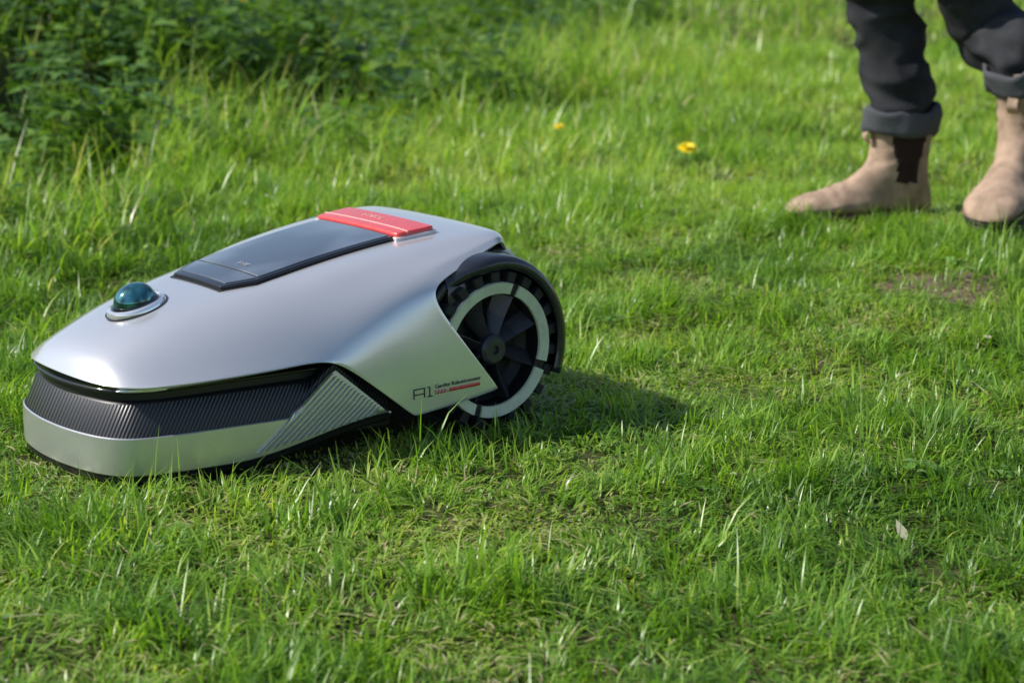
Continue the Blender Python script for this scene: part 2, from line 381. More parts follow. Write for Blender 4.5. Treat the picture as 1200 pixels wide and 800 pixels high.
# ---------------------------------------------------------------- mower
MW=empty('robotic_lawn_mower',(O.x,O.y,.004),(0,0,math.radians(220)))
G=[
[(.519,0,.122),(.517,.05,.122),(.511,.086,.121),(.498,.112,.121),(.478,.134,.121)],
[(.508,0,.143),(.505,.05,.142),(.498,.082,.139),(.484,.112,.133),(.455,.145,.122)],
[(.480,0,.162),(.476,.048,.161),(.468,.080,.156),(.450,.116,.143),(.415,.158,.123)],
[(.425,0,.184),(.42,.052,.183),(.41,.088,.179),(.395,.130,.158),(.365,.173,.126)],
[(.335,0,.203),(.335,.06,.202),(.33,.102,.197),(.325,.150,.169),(.31,.185,.129)],
[(.25,0,.218),(.25,.07,.217),(.25,.115,.211),(.25,.166,.174),(.25,.194,.133)],
[(.17,0,.232),(.17,.078,.231),(.175,.126,.225),(.185,.172,.196),(.185,.196,.168)],
[(.09,0,.242),(.09,.083,.241),(.095,.134,.236),(.105,.178,.216),(.112,.195,.199)],
[(.02,0,.248),(.02,.086,.247),(.02,.136,.243),(.025,.170,.232),(.03,.184,.221)],
[(-.045,0,.251),(-.045,.086,.250),(-.045,.134,.248),(-.04,.153,.243),(-.035,.162,.238)],
[(-.078,0,.244),(-.077,.084,.243),(-.073,.124,.241),(-.065,.138,.237),(-.057,.148,.232)],
[(-.092,0,.220),(-.091,.082,.220),(-.086,.116,.220),(-.077,.130,.219),(-.066,.140,.218)],
]
FL={5:[(.192,.205,.086),(.138,.207,.042)],6:[(.122,.208,.112),(.068,.208,.047)],7:[(.06,.206,.128),(.002,.208,.055)]}
V=[];F=[];idx={}
for sgn in (1,-1):
    for i,row in enumerate(G):
        r=row+[*FL.get(i,[])]
        for j,(x,y,z) in enumerate(r):
            if sgn==-1 and j==0: idx[(sgn,i,j)]=idx[(1,i,0)]; continue
            idx[(sgn,i,j)]=len(V); V.append((x,y*sgn,z))
    for i in range(len(G)-1):
        for j in range(6):
            k=[(sgn,i,j),(sgn,i,j+1),(sgn,i+1,j+1),(sgn,i+1,j)]
            if all(q in idx for q in k):
                f=[idx[q] for q in k]; F.append(tuple(f if sgn==1 else f[::-1]))
shell=mesh_obj('top_shell',V,F,None,None,mats=[M_silver,M_silver2])
bm=bmesh.new(); bm.from_mesh(shell.data); bm.verts.ensure_lookup_table()
cl=bm.edges.layers.float.new('crease_edge')
def cr(a,b,v):
    e=bm.edges.get((bm.verts[a],bm.verts[b]))
    if e: e[cl]=v
for s in (1,-1):
    for i in (5,6): cr(idx[(s,i,4)],idx[(s,i+1,4)],.2)
    for i in range(5,10): cr(idx[(s,i,2)],idx[(s,i+1,2)],.3)
    for i in range(7,10): cr(idx[(s,i,3)],idx[(s,i+1,3)],.4)
    for (a,b) in (((5,5),(5,6)),((7,5),(7,6)),((5,6),(6,6)),((6,6),(7,6)),((5,4),(5,5)),((7,4),(7,5))):
        cr(idx[(s,*a)],idx[(s,*b)],.5)
bmesh.ops.recalc_face_normals(bm,faces=bm.faces)
bm.faces.ensure_lookup_table()
if sum(f.normal.z for f in bm.faces)<0: bmesh.ops.reverse_faces(bm,faces=bm.faces)
bm.to_mesh(shell.data); bm.free()
m=shell.modifiers.new('s','SUBSURF'); m.levels=4; m.render_levels=4
bake(shell)
bv=BVHTree.FromPolygons([v.co.copy() for v in shell.data.vertices],[tuple(p.vertices) for p in shell.data.polygons])
m=shell.modifiers.new('so','SOLIDIFY'); m.thickness=.004; m.offset=-1
bevel(shell,.0008,2)
shell.parent=MW
def top(x,y,off=0):
    h=bv.ray_cast(Vector((x,y,1)),Vector((0,0,-1)))
    return h[0]+h[1]*off*(1 if h[1].z>0 else -1) if h[0] else Vector((x,y,.2))
def side(x,z,off=0,s=1):
    h=bv.ray_cast(Vector((x,s,z)),Vector((0,-s,0)))
    return h[0]+Vector((0,s*off,0)) if h[0] else Vector((x,.2*s,z))
def slab(name,edge,off,base,mat,nx=10,ny=12,bev=.0015):
    e=edge; V=[];F=[]
    def hw(x):
        for (a,b),(c,d) in zip(e,e[1:]):
            if a<=x<=c: return b+(d-b)*(x-a)/(c-a)
        return e[-1][1]
    xsn=sorted(set([p[0] for p in e]+[e[0][0]+(e[-1][0]-e[0][0])*i/nx for i in range(nx+1)]))
    for lay in (off,base):
        for x in xsn:
            for j in range(ny+1):
                y=hw(x)*(-1+2*j/ny); V.append(top(x,y,lay))
    n=ny+1; L=len(xsn)*n
    for i in range(len(xsn)-1):
        for j in range(ny):
            a=i*n+j; F.append((a,a+n,a+n+1,a+1)); F.append((L+a,L+a+1,L+a+n+1,L+a+n))
    for i in range(len(xsn)-1):
        a=i*n; F.append((a,a+L,a+n+L,a+n)); a=i*n+ny; F.append((a,a+n,a+n+L,a+L))
    for j in range(ny):
        F.append((j,j+1,j+1+L,j+L)); a=(len(xsn)-1)*n+j; F.append((a,a+L,a+1+L,a+1))
    o=mesh_obj(name,V,F,mat,MW); fix_normals(o); bevel(o,bev,2); autosmooth(o,40); return o
slab('lid_seam',[(.07,.088),(.284,.079),(.326,.058)],.0012,-.003,M_black,bev=.0004)
slab('lid_frame',[(.072,.085),(.282,.076),(.321,.056)],.005,-.003,M_gloss)
slab('lid_window',[(.080,.078),(.268,.070),(.274,.068)],.0064,.002,M_lid,bev=.0008)
slab('lid_front_facet',[(.2775,.070),(.286,.066),(.312,.052)],.0062,.002,M_lid,bev=.0008)
slab('handle_base',[(.016,.097),(.03,.098),(.072,.094),(.078,.092)],.0045,-.004,M_white,bev=.001)
slab('red_handle',[(.018,.094),(.03,.095),(.069,.092),(.075,.090)],.0100,.002,M_red,bev=.003)
slab('handle_stripe',[(.058,.0925),(.0605,.0925)],.0107,.006,M_redl,bev=.0002)
def text_mesh(txt,size,mapf,name,mat):
    cu=bpy.data.curves.new(name,'FONT'); cu.body=txt; cu.size=size; cu.align_x='LEFT'
    to=bpy.data.objects.new(name+'_c',cu); sc.collection.objects.link(to)
    dg=bpy.context.evaluated_depsgraph_get(); dg.update()
    me=bpy.data.meshes.new_from_object(to.evaluated_get(dg)); bpy.data.objects.remove(to)
    for v in me.vertices: v.co=mapf(v.co.x,v.co.y)
    me.materials.clear(); me.materials.append(mat)
    o=bpy.data.objects.new(name,me); link(o,MW)
    m=o.modifiers.new('s','SOLIDIFY'); m.thickness=.0003; m.offset=0
    return o
def on_side(x0,z0,sh=0): return lambda u,v: side(x0-u-sh*v*0,z0+v,.0006)
def strokes(name,segs,w,mat,fn):
    V=[];F=[]
    for (a,b) in segs:
        a=Vector(a);b=Vector(b);d=(b-a).normalized();n=Vector((-d.y,d.x))*w*.5; o=len(V)
        k=4
        for i in range(k+1):
            c=a+(b-a)*i/k; 
            for q in (c-n,c+n): V.append(fn(q.x,q.y))
        for i in range(k): F.append((o+2*i,o+2*i+1,o+2*i+3,o+2*i+2))
    o=mesh_obj(name,V,F,mat,MW); m=o.modifiers.new('s','SOLIDIFY'); m.thickness=.0004; m.offset=0; return o
fn=on_side(.139,.064)
strokes('model_mark',[((0,0),(0,.012)),((-.0007,.012),(.0165,.012)),((.0165,.0),(.0165,.0127)),((0,.005),(.0165,.005)),((.021,.012),(.0245,.012)),((.0245,-.0006),(.0245,.0126)),((.021,0),(.029,0))],.0014,M_mark,fn)
text_mesh('Garden Roboticmower',.0078,on_side(.106,.0725),'small_lettering',M_mark)
strokes('red_stripe',[((.033,.0035),(.052,.0035))],.0045,M_red,fn)
strokes('red_stripe_long',[((.055,.0035),(.105,.0035))],.0045,M_red,fn)
strokes('stripe_gaps',[((.034+i*.005,.0015),(.036+i*.005,.0055)) for i in range(4)],.0012,M_silver2,lambda u,v: fn(u,v)+Vector((0,.0005,0)))
text_mesh('A100',.011,lambda u,v: top(.255+v*1.0,u,.0070),'lid_lettering',M_greymark)
text_mesh('ROBOT',.013,lambda u,v: top(.036+v*1.0,-.030+u,.0106),'handle_lettering',M_redl)

c=top(.408,0,0); nrm=bv.ray_cast(Vector((.408,0,1)),Vector((0,0,-1)))[1]
if nrm.z<0: nrm=-nrm
q=nrm.to_track_quat('Z','X').to_matrix().to_4x4(); MT=Matrix.Translation(c)@q
def revolve(prof,n=48,axis='Z',a0=0,a1=2*math.pi,closed=True):
    rings=[]
    m=n if closed else n+1
    for r,h in prof:
        ring=[]
        for i in range(m):
            a=a0+(a1-a0)*i/n
            ring.append(Vector((r*math.cos(a),r*math.sin(a),h)) if axis=='Z' else Vector((r*math.cos(a),h,r*math.sin(a))))
        rings.append(ring)
    return rings
def rev_obj(name,prof,mat,parent,mtx=None,n=48,axis='Z',cap=True,sm=35):
    v,f=loft(revolve(prof,n,axis),cap); 
    if mtx: v=[mtx@p for p in v]
    o=mesh_obj(name,v,f,mat,parent); fix_normals(o); autosmooth(o,sm); return o
S=Matrix.Diagonal((1.12,.95,1,1))
rev_obj('sensor_recess',[(.0365,-.006),(.0365,.0006),(.034,.0008)],M_gloss,MW,MT@S)
rev_obj('sensor_base',[(.0345,-.006),(.0345,.002),(.0330,.0052),(.0290,.0068),(.0265,.004)],M_chrome,MW,MT@S)
rev_obj('sensor_collar',[(.0268,.0),(.0268,.006),(.0255,.009),(.0245,.0095)],M_gloss,MW,MT@S)
rev_obj('sensor_dome',[(.0245*math.cos(a),.008+.0225*math.sin(a)) for a in [i*math.pi/2/12 for i in range(13)][:-1]]+[(.0003,.0305)],M_dome,MW,MT@S)

ctrl=[(.165,.193),(.22,.186),(.30,.174),(.38,.160),(.44,.149),(.482,.137),(.505,.121),(.519,.098),(.528,.066),(.533,.030),(.534,0)]
def cr_spline(P,n):
    out=[]
    P=[P[0]]+P+[(P[-2][0],-P[-2][1])]
    for i in range(1,len(P)-2):
        for k in range(n):
            t=k/n; a,b,c,d=[Vector(p) for p in P[i-1:i+3]]
            out.append(.5*((2*b)+(c-a)*t+(2*a-5*b+4*c-d)*t*t+(3*b-a-3*c+d)*t**3))
    out.append(Vector(P[-2])); return out
half=cr_spline(ctrl,8)
path=half+[Vector((p.x,-p.y)) for p in half[-2::-1]]
def z_top(x):
    if x>.30: return .062
    if x>.24: return .062+.053*(.30-x)/.06
    return .115-.9*(.24-x)
def zbot(x): return .016+.034*(1-sst(.16,.38,x))
n=len(path)
def brow(inset_z):
    row=[]
    for i,p in enumerate(path):
        tg=(path[min(i+1,n-1)]-path[max(i-1,0)]).normalized(); nr=Vector((tg.y,-tg.x))
        if nr.dot(Vector((p.x-.2,p.y)))<0: nr=-nr
        ins,z=inset_z(p.x); q=p-nr*ins; row.append(Vector((q.x,q.y,z)))
    return row
rows=[brow(lambda x:(.03,zbot(x)-.014)),brow(lambda x:(.010,zbot(x)-.014)),brow(lambda x:(.003,zbot(x)-.008)),brow(lambda x:(.002,zbot(x)-.001)),
      brow(lambda x:(.0015,zbot(x)-.0005)),brow(lambda x:(0,zbot(x)+.001)),brow(lambda x:(-.0005,(zbot(x)+z_top(x))/2)),brow(lambda x:(.0005+.08*max(0,z_top(x)-.065),z_top(x)-.0012)),brow(lambda x:(.0022+.08*max(0,z_top(x)-.065),z_top(x))),
      brow(lambda x:(.0045+.08*max(0,z_top(x)-.065),z_top(x)-.0005)),brow(lambda x:(.007+.03*max(0,z_top(x)-.065),z_top(x)+.006)),brow(lambda x:(.019,max(.098,z_top(x)+.004))),brow(lambda x:(.022,max(.101,z_top(x)+.006))),brow(lambda x:(.04,.103 if x>.24 else z_top(x)))]
matrow=[0,0,0,0,1,1,1,1,0,2,2,0,0]
V=[p for r in rows for p in r];F=[];fm=[]
for r in range(len(rows)-1):
    for i in range(n-1):
        F.append((r*n+i,r*n+i+1,(r+1)*n+i+1,(r+1)*n+i)); fm.append(matrow[r])
bump=mesh_obj('bumper',V,F,None,MW,mats=[M_black,M_silver2,M_carbon],fm=fm)
fix_normals(bump); autosmooth(bump,40)
bvb=BVHTree.FromPolygons([v.co.copy() for v in bump.data.vertices],[tuple(p.vertices) for p in bump.data.polygons])
V=[];F=[]
NR=15
for s in (1,-1):
    for k in range(NR):
        t=k/(NR-1)
        a=Vector((.345-.150*t,.025+.024*t)); b=Vector((.243-.062*t,.109-.050*t))
        w=.0026; pr=[]
        K=10
        for i in range(K+1):
            c=a+(b-a)*i/K; h=bvb.ray_cast(Vector((c.x,s*.5,c.y)),Vector((0,-s,0)))
            p=h[0] if h[0] else Vector((c.x,s*.185,c.y)); pr.append(p)
        o=len(V)
        for p in pr:
            V+=[p+Vector((w,-s*.001,0)),p+Vector((w*.45,s*.0026,0)),p+Vector((-w*.45,s*.0026,0)),p+Vector((-w,-s*.001,0))]
        for i in range(K):
            for j in range(3): F.append((o+4*i+j,o+4*i+j+1,o+4*i+j+5,o+4*i+j+4))
        F.append((o,o+1,o+2,o+3)); F.append((o+4*K+3,o+4*K+2,o+4*K+1,o+4*K))
g=mesh_obj('bumper_ribs',V,F,M_silver2,MW); fix_normals(g); autosmooth(g,30)
def prism(name,outline,z0,z1,mat,bev=.004,ins=0):
    n=len(outline); V=[Vector((x,y,z0 if not callable(z0) else z0(x))) for x,y in outline]+[Vector((x*(1),y*(1-ins),z1 if not callable(z1) else z1(x))) for x,y in outline]
    F=[tuple(range(n))[::-1],tuple(range(n,2*n))]+[(i,(i+1)%n,(i+1)%n+n,i+n) for i in range(n)]
    o=mesh_obj(name,V,F,mat,MW); fix_normals(o); bevel(o,bev,2); autosmooth(o,35); return o
inner=[(p.x-.02,p.y*.86) for p in path]
prism('front_chassis',inner,.022,.1175,M_black,.003)
prism('groove_trim',[(p.x-.012,p.y*.90) for p in path if p.x>.2],.111,.1165,M_gloss,.002)
prism('rear_chassis',[(.24,.155),(.10,.150),(.07,.118),(-.06,.118),(-.085,.09),(-.085,-.09),(-.06,-.118),(.07,-.118),(.10,-.150),(.24,-.155)],.045,lambda x:.20 if x>.12 else .205,M_black,.006,.15)
prism('rear_panel',[(-.06,.11),(-.088,.085),(-.088,-.085),(-.06,-.11)],.06,.223,M_fender,.006)
for s in (1,-1):
    V,F=loft([[Vector((.472+u*.028,s*(.120+(-u)*.014)+s*w*math.cos(a)*.6,.1155+w*.35*math.sin(a))) for a in [j*math.pi/6 for j in range(12)]] for u,w in [(-1,.0008),(-.8,.006),(-.3,.0095),(.3,.0095),(.8,.006),(1,.0008)]])
    o=mesh_obj('corner_trim',V,F,M_chrome,MW); fix_normals(o)  # silver trim ear at the nose corner, not a light source
def fender(s):
    prof=[(.203,-.008),(.2055,-.002),(.204,.003),(.195,.006),(.17,.007),(.14,.005),(.118,.002)]
    V=[];N=40
    for i in range(N+1):
        ph=math.radians(-24+(170)*i/N); xx=-math.cos(ph)
        for y,dr in prof:
            rx=.110; rz=.1145
            yy=y-.022*sst(.1,.8,xx)*(y>.15)
            V.append(Vector((xx*(rx+dr),s*yy,.105+math.sin(ph)*(rz+dr))))
    m=len(prof); F=[(i*m+j,i*m+j+1,(i+1)*m+j+1,(i+1)*m+j) for i in range(N) for j in range(m-1)]
    o=mesh_obj('wheel_arch',V,F,M_fender,MW); fix_normals(o)
    md=o.modifiers.new('s','SOLIDIFY'); md.thickness=.005; md.offset=0
    V=[Vector((0,s*.118,.105))]+[Vector((-math.cos(math.radians(-20+220*i/30))*.112,s*.118,.105+math.sin(math.radians(-20+220*i/30))*.115)) for i in range(31)]
    F=[(0,i,i+1) for i in range(1,31)]
    mesh_obj('arch_liner',V,F,M_black,MW)
    rings=[]
    for i in range(13):
        t=i/12; x=-.088+.16*t; zt=.222+.014*math.sin(math.pi*min(1,t*1.1))*(1 if t<.9 else .9)
        o_=.192-.05*(1-t)**2
        rings.append([Vector((x,s*.10,zt-.02)),Vector((x,s*.10,zt)),Vector((x,s*(o_-.03),zt-.002)),Vector((x,s*(o_-.008),zt-.014)),Vector((x,s*o_,zt-.03)),Vector((x,s*o_,zt-.05)),Vector((x,s*.10,zt-.05))])
    v,f=loft(rings); o=mesh_obj('arch_fairing',v,f,M_fender,MW); fix_normals(o); autosmooth(o,50)
def wheel(s):
    W=bpy.data.objects.new('rear_wheel',None); link(W,MW); W.location=(0,s*.161,.104)
    rev_obj('tyre',[(.080,-.034),(.088,-.036),(.0935,-.030),(.095,0),(.0935,.030),(.090,.036),(.088,.038),(.079,.037)],M_rubber,W,None,72,'Y',False)
    V=[];F=[]
    N=22
    for i in range(N):
        for side_ in (1,-1):
            a0=(i+(.5 if side_<0 else 0))*2*math.pi/N
            pts=[]
            for (da,y) in ((0,.002),(.14,.002),(.21,.0395),(.07,.0395)):
                for r in (.090,.106 if y<.03 else .104):
                    a=a0+da; pts.append(Vector((r*math.cos(a),side_*y,r*math.sin(a))))
            o=len(V); V+=pts
            F+=[(o,o+2,o+4,o+6),(o+1,o+3,o+5,o+7),(o,o+1,o+3,o+2),(o+2,o+3,o+5,o+4),(o+4,o+5,o+7,o+6),(o+6,o+7,o+1,o)]
    g=mesh_obj('tread_blocks',V,F,M_rubber,W,False); fix_normals(g); bevel(g,.001,1)
    k=s
    rev_obj('rim_disc',[(.001,k*.006),(.02,k*.006),(.022,k*.004),(.060,k*.004),(.072,k*.014),(.0735,k*.036),(.080,k*.037),(.080,-k*.03)],M_rim,W,None,72,'Y',False)
    V=[];F=[]
    for q in range(4):
        a0=math.radians(q*90+22+4); a1=math.radians(q*90+22+86); K=18; o=len(V)
        for i in range(K+1):
            a=a0+(a1-a0)*i/K
            for r,y in ((.0735,.032),(.0745,.0395),(.0885,.0415),(.0895,.036)): V.append(Vector((r*math.cos(a),k*y,r*math.sin(a))))
        for i in range(K):
            for j in range(3): F.append((o+4*i+j,o+4*i+j+1,o+4*i+j+5,o+4*i+j+4))
        F.append((o,o+1,o+2,o+3)); F.append((o+4*K,o+4*K+1,o+4*K+2,o+4*K+3))
    g=mesh_obj('rim_ring',V,F,M_ring,W); fix_normals(g); autosmooth(g,30)
    V=[];F=[]
    for q in range(8):
        a=math.radians(q*45+22); o=len(V)
        for (r,da0,da1,y0,y1) in ((.016,-.36,.20,.022,.032),(.045,-.26,.16,.012,.031),(.0732,-.20,.12,.016,.036)):
            for aa,y in ((a+da0,y0-.008),(a+da0+.02,y0),(a+da1-.05,y1),(a+da1,y0-.008)): V.append(Vector((r*math.cos(aa),k*y,r*math.sin(aa))))
        for i in range(2):
            for j in range(3): F.append((o+4*i+j,o+4*i+j+1,o+4*i+j+5,o+4*i+j+4))
        F.append((o+8,o+9,o+10,o+11))
    g=mesh_obj('spokes',V,F,M_spoke,W,False); fix_normals(g); bevel(g,.0006,1)
    rev_obj('hub_cap',[(.020,k*.022),(.020,k*.034),(.016,k*.038),(.006,k*.038),(.005,k*.034),(.0005,k*.034)],M_spoke,W,None,32,'Y',False)
for s in (1,-1): fender(s); wheel(s)
for s in (1,-1):
    rev_obj('front_caster',[(.02,-.012),(.03,-.01),(.033,0),(.03,.01),(.02,.012)],M_rubber,MW,Matrix.Translation((.43,s*.09,.034)),32,'Y')

# ---------------------------------------------------------------- person
PS=empty('walking_person',(.85,4.1,0))
PI=Matrix.Translation((-.85,-4.1,0))
t=NT('charcoal_denim'); t.b.inputs['Roughness'].default_value=.85; t.b.inputs['Specular IOR Level'].default_value=.15
n1=t.noise(14,5); n2=t.noise(900,2); ad=t.n('ShaderNodeMath',operation='MULTIPLY'); t.l(n1.outputs['Fac'],ad.inputs[0]); t.l(n2.outputs['Fac'],ad.inputs[1])
r=t.ramp(ad.outputs[0],[(.12,(.014,.0145,.017)),(.42,(.058,.060,.066))]); t.l(r.outputs['Color'],t.b.inputs['Base Color']); t.bump(n2.outputs['Fac'],.4,.0006)
M_jean=t.m
M_cuff=simple('denim_cuff',(.08,.083,.093),.85,nscale=700,var=.35,bump=.3,spec=.2)
M_suede=simple('tan_nubuck',(.38,.265,.19),.8,nscale=38,var=.26,bump=.3,bdist=.001,spec=.25)
M_gore=simple('elastic_gore',(.035,.018,.016),.8,nscale=300,var=.3,spec=.2)
M_sole=simple('boot_sole',(.03,.026,.026),.6,nscale=100,var=.3)
M_welt=simple('boot_welt',(.20,.13,.09),.7,nscale=100,var=.2)
M_jacket=simple('jacket_cloth',(.05,.06,.05),.85,nscale=300,var=.3,spec=.2)
M_skin=simple('skin',(.5,.3,.22),.5,nscale=60,var=.08)
M_hair=simple('hair',(.06,.04,.025),.6,nscale=120,var=.4)

def boot(mtx,name):
    prof=[((.128,.226),(.010,.228),.045),((.130,.208),(.006,.210),.047),((.130,.185),(.004,.187),.047),((.128,.160),(.007,.160),.045),((.130,.134),(.010,.130),.044),((.138,.116),(.010,.100),.042),((.150,.104),(.004,.068),.041),
          ((.168,.093),(-.002,.042),.040),((.185,.086),(.004,.024),.039),((.205,.078),(.06,.021),.040),((.225,.071),(.12,.021),.044),((.245,.066),(.17,.020),.050),((.265,.062),(.21,.020),.053),
          ((.282,.056),(.25,.021),.051),((.297,.047),(.278,.023),.042),((.306,.038),(.296,.026),.028),((.309,.033),(.304,.029),.012)]
    P=[]
    for i in range(len(prof)-1):
        for k in range(4):
            t=k/4; a=prof[max(i-1,0)];b=prof[i];c=prof[i+1];d=prof[min(i+2,len(prof)-1)]
            f=lambda a,b,c,d:.5*((2*b)+(c-a)*t+(2*a-5*b+4*c-d)*t*t+(3*b-a-3*c+d)*t**3)
            P.append(((f(a[0][0],b[0][0],c[0][0],d[0][0]),f(a[0][1],b[0][1],c[0][1],d[0][1])),(f(a[1][0],b[1][0],c[1][0],d[1][0]),f(a[1][1],b[1][1],c[1][1],d[1][1])),f(a[2],b[2],c[2],d[2])))
    P.append(prof[-1])
    N=72; rings=[]
    for T,B,w in P:
        ring=[]; C=Vector(((T[0]+B[0])/2,(T[1]+B[1])/2)); A=Vector(((T[0]-B[0])/2,(T[1]-B[1])/2))
        for j in range(N):
            a=j*2*math.pi/N; ca,sa=math.cos(a),math.sin(a)
            e=.82; ca_=math.copysign(abs(ca)**e,ca); sa_=math.copysign(abs(sa)**e,sa)
            if C.x>.1 and ca_>0: sa_*=1-.25*ca_*sst(.1,.2,C.x)
            x=C.x+A.x*ca_; z=C.y+A.y*ca_; y=w*sa_
            wr=.003*noise.noise(Vector((x*30,y*20,z*45)))+.0024*math.sin(z*230+x*60)*sst(.09,.13,z)*(1-sst(.17,.2,z))
            wr+=.0018*math.sin(x*260)*math.exp(-((x-.215)/.02)**2)*max(0,ca_)
            y*=1+wr*14; z+=wr*.7
            ring.append(Vector((x,y,z)))
        rings.append(ring)
    V,F=loft(rings,True)
    fm=[]
    for f in F:
        c=sum((V[i] for i in f),Vector())/len(f)
        cx=(c.x-.070); zz=c.z
        wd=.040*(.55+.45*sst(.09,.20,zz))
        fm.append(1 if (abs(cx)<wd and zz>.082 and abs(c.y)>.012 and len(f)==4) else 0)
    E=empty(name); E.matrix_world=mtx; E.parent=PS; E.matrix_parent_inverse=Matrix.Translation((-.85,-4.1,0))
    o=mesh_obj('upper',V,F,None,E,mats=[M_suede,M_gore],fm=fm); fix_normals(o)
    def cr2(P,n):
        out=[];Q=[P[0]]+P+[P[-1]]
        for i in range(1,len(Q)-2):
            for k in range(n):
                t=k/n; a,b,c,d=[Vector(p) for p in Q[i-1:i+3]]
                v=.5*((2*b)+(c-a)*t+(2*a-5*b+4*c-d)*t*t+(3*b-a-3*c+d)*t**3); out.append((v.x,max(v.y,0)))
        out.append(P[-1]); return out
    def outline(ins):
        W=[(0.0,.0),(-.0,.022),(.012,.034),(.04,.040),(.09,.038),(.14,.040),(.19,.050),(.225,.055),(.26,.052),(.285,.040),(.302,.022),(.309,0)]
        s_=cr2([(x,max(0,y)) for x,y in W],5)
        up=[(x+ (ins if x<.1 else -ins)*.8,y-ins if y>ins else 0) for x,y in s_]
        return up[1:-1]+[(x,-y) for x,y in up[::-1]][1:-1]
    def sole(nm,z0,z1,ins,mat,xlim=None):
        ol=outline(ins)
        if xlim: ol=[p for p in ol if xlim[0]<=p[0]<=xlim[1]]
        n=len(ol)
        spring=lambda x:.012*sst(.22,.31,x)**1.5
        V=[Vector((x,y,z0+spring(x))) for x,y in ol]+[Vector((x,y,z1+spring(x)*.7)) for x,y in ol]
        F=[tuple(range(n))[::-1],tuple(range(n,2*n))]+[(i,(i+1)%n,(i+1)%n+n,i+n) for i in range(n)]
        o=mesh_obj(nm,V,F,mat,E); fix_normals(o); bevel(o,.002,2); autosmooth(o,40)
    sole('welt',.018,.024,-.003,M_welt); sole('outsole',.009,.0178,-.001,M_sole); sole('heel_block',-.006,.0088,0,M_sole,(-.01,.085)); sole('front_tread',0.0,.0088,.001,M_sole,(.11,.4))
    for nm,x0,sg,z0 in (('rear_pull_tab',.004,-1,.165),('front_pull_tab',.132,1,.158)):
        rings=[]
        for i in range(13):
            a=math.pi*i/12; c=Vector((x0+sg*(.004+.011*math.sin(a)),0,z0+.030*(i/12)))
            rings.append([c+Vector((dx,dy,0)) for dx,dy in ((-.0015,-.009),(.0015,-.009),(.0015,.009),(-.0015,.009))])
        v,f=loft(rings); o=mesh_obj(nm,v,f,M_suede,E,False); fix_normals(o)
    return E
def foot_mtx(heel,yaw,pitch,s=1.0):
    return Matrix.Translation(heel)@Matrix.Rotation(yaw,4,'Z')@Matrix.Rotation(pitch,4,'Y')@Matrix.Scale(s,4)
MA=foot_mtx(Vector((.860,4.07,.004)),math.radians(180+17),math.radians(0),1.03)
MBt=foot_mtx(Vector((1.066,4.01,.118)),math.radians(180+60),math.radians(15),1.12)
boot(MA,'boot'); boot(MBt,'boot.001')

def leg(name,cdir,pts,seed):
    N=64; P=pts; rings=[]; K=16
    fine=[]
    for i in range(len(P)-1):
        for k in range(K):
            t=k/K; a=P[max(i-1,0)];b=P[i];c=P[i+1];d=P[min(i+2,len(P)-1)]
            f=lambda a,b,c,d:.5*((2*b)+(c-a)*t+(2*a-5*b+4*c-d)*t*t+(3*b-a-3*c+d)*t**3)
            fine.append((f(Vector(a[0]),Vector(b[0]),Vector(c[0]),Vector(d[0])),f(a[1],b[1],c[1],d[1]),f(a[2],b[2],c[2],d[2])))
    fine.append((Vector(P[-1][0]),P[-1][1],P[-1][2]))
    fx=Vector(cdir).normalized()
    for i,(p,rx,ry) in enumerate(fine):
        tg=(fine[min(i+1,len(fine)-1)][0]-fine[max(i-1,0)][0]).normalized()
        x=(fx-tg*fx.dot(tg)).normalized(); y=tg.cross(x); ring=[]
        fade=1-sst(.75,1,i/len(fine))
        for j in range(N):
            a=j*2*math.pi/N
            q=p+x*math.cos(a)*rx+y*math.sin(a)*ry
            w=.012*noise.noise(Vector((q.x*7+seed,q.y*7,q.z*15)))
            rd=1-abs(noise.noise(Vector((q.x*13+q.z*6,q.y*13+seed,q.z*22))))*2
            w+=.011*(rd-.6)
            z0=q.z-P[0][0][2]
            w+=.004*math.sin(z0*110+3.5*math.sin(a+seed)+4*noise.noise(Vector((q.x*9,q.y*9,seed))))*math.exp(-z0/.10)
            ring.append(q+(x*math.cos(a)+y*math.sin(a))*w*fade)
        rings.append(ring)
    p0=fine[0][0]; rings=[[p0+(v-p0)*.85+Vector((0,0,.03)) for v in rings[0]]]+rings
    V,F=loft(rings,True); V=[PI@v for v in V]
    o=mesh_obj(name,V,F,M_jean,PS); fix_normals(o)
    cr_=[]
    for t,dr in ((-.002,-.003),(-.006,.003),(-.004,.008),(.006,.0105),(.02,.0115),(.034,.0115),(.042,.010),(.045,.006),(.044,0)):
        ring=[]
        tg=(fine[3][0]-fine[0][0]).normalized(); x=(fx-tg*fx.dot(tg)).normalized(); y=tg.cross(x)
        c=fine[0][0]+tg*t; rx,ry=fine[0][1],fine[0][2]
        for j in range(N):
            a=j*2*math.pi/N; w=.008*noise.noise(Vector((math.cos(a)*2.4+seed,math.sin(a)*2.4,t*25)))
            wob=.006*math.sin(2*a+seed)+.004*math.sin(5*a+seed)*(t/.045)
            ring.append(c+tg*wob+x*math.cos(a)*(rx+dr+w)+y*math.sin(a)*(ry+dr+w))
        cr_.append(ring)
    V,F=loft(cr_,False); V=[PI@v for v in V]
    o=mesh_obj(name+'_cuff',V,F,M_cuff,PS); m=o.modifiers.new('s','SOLIDIFY'); m.thickness=.002
ca=MA@Vector((.068,0,.186)); cb=MBt@Vector((.068,0,.196))
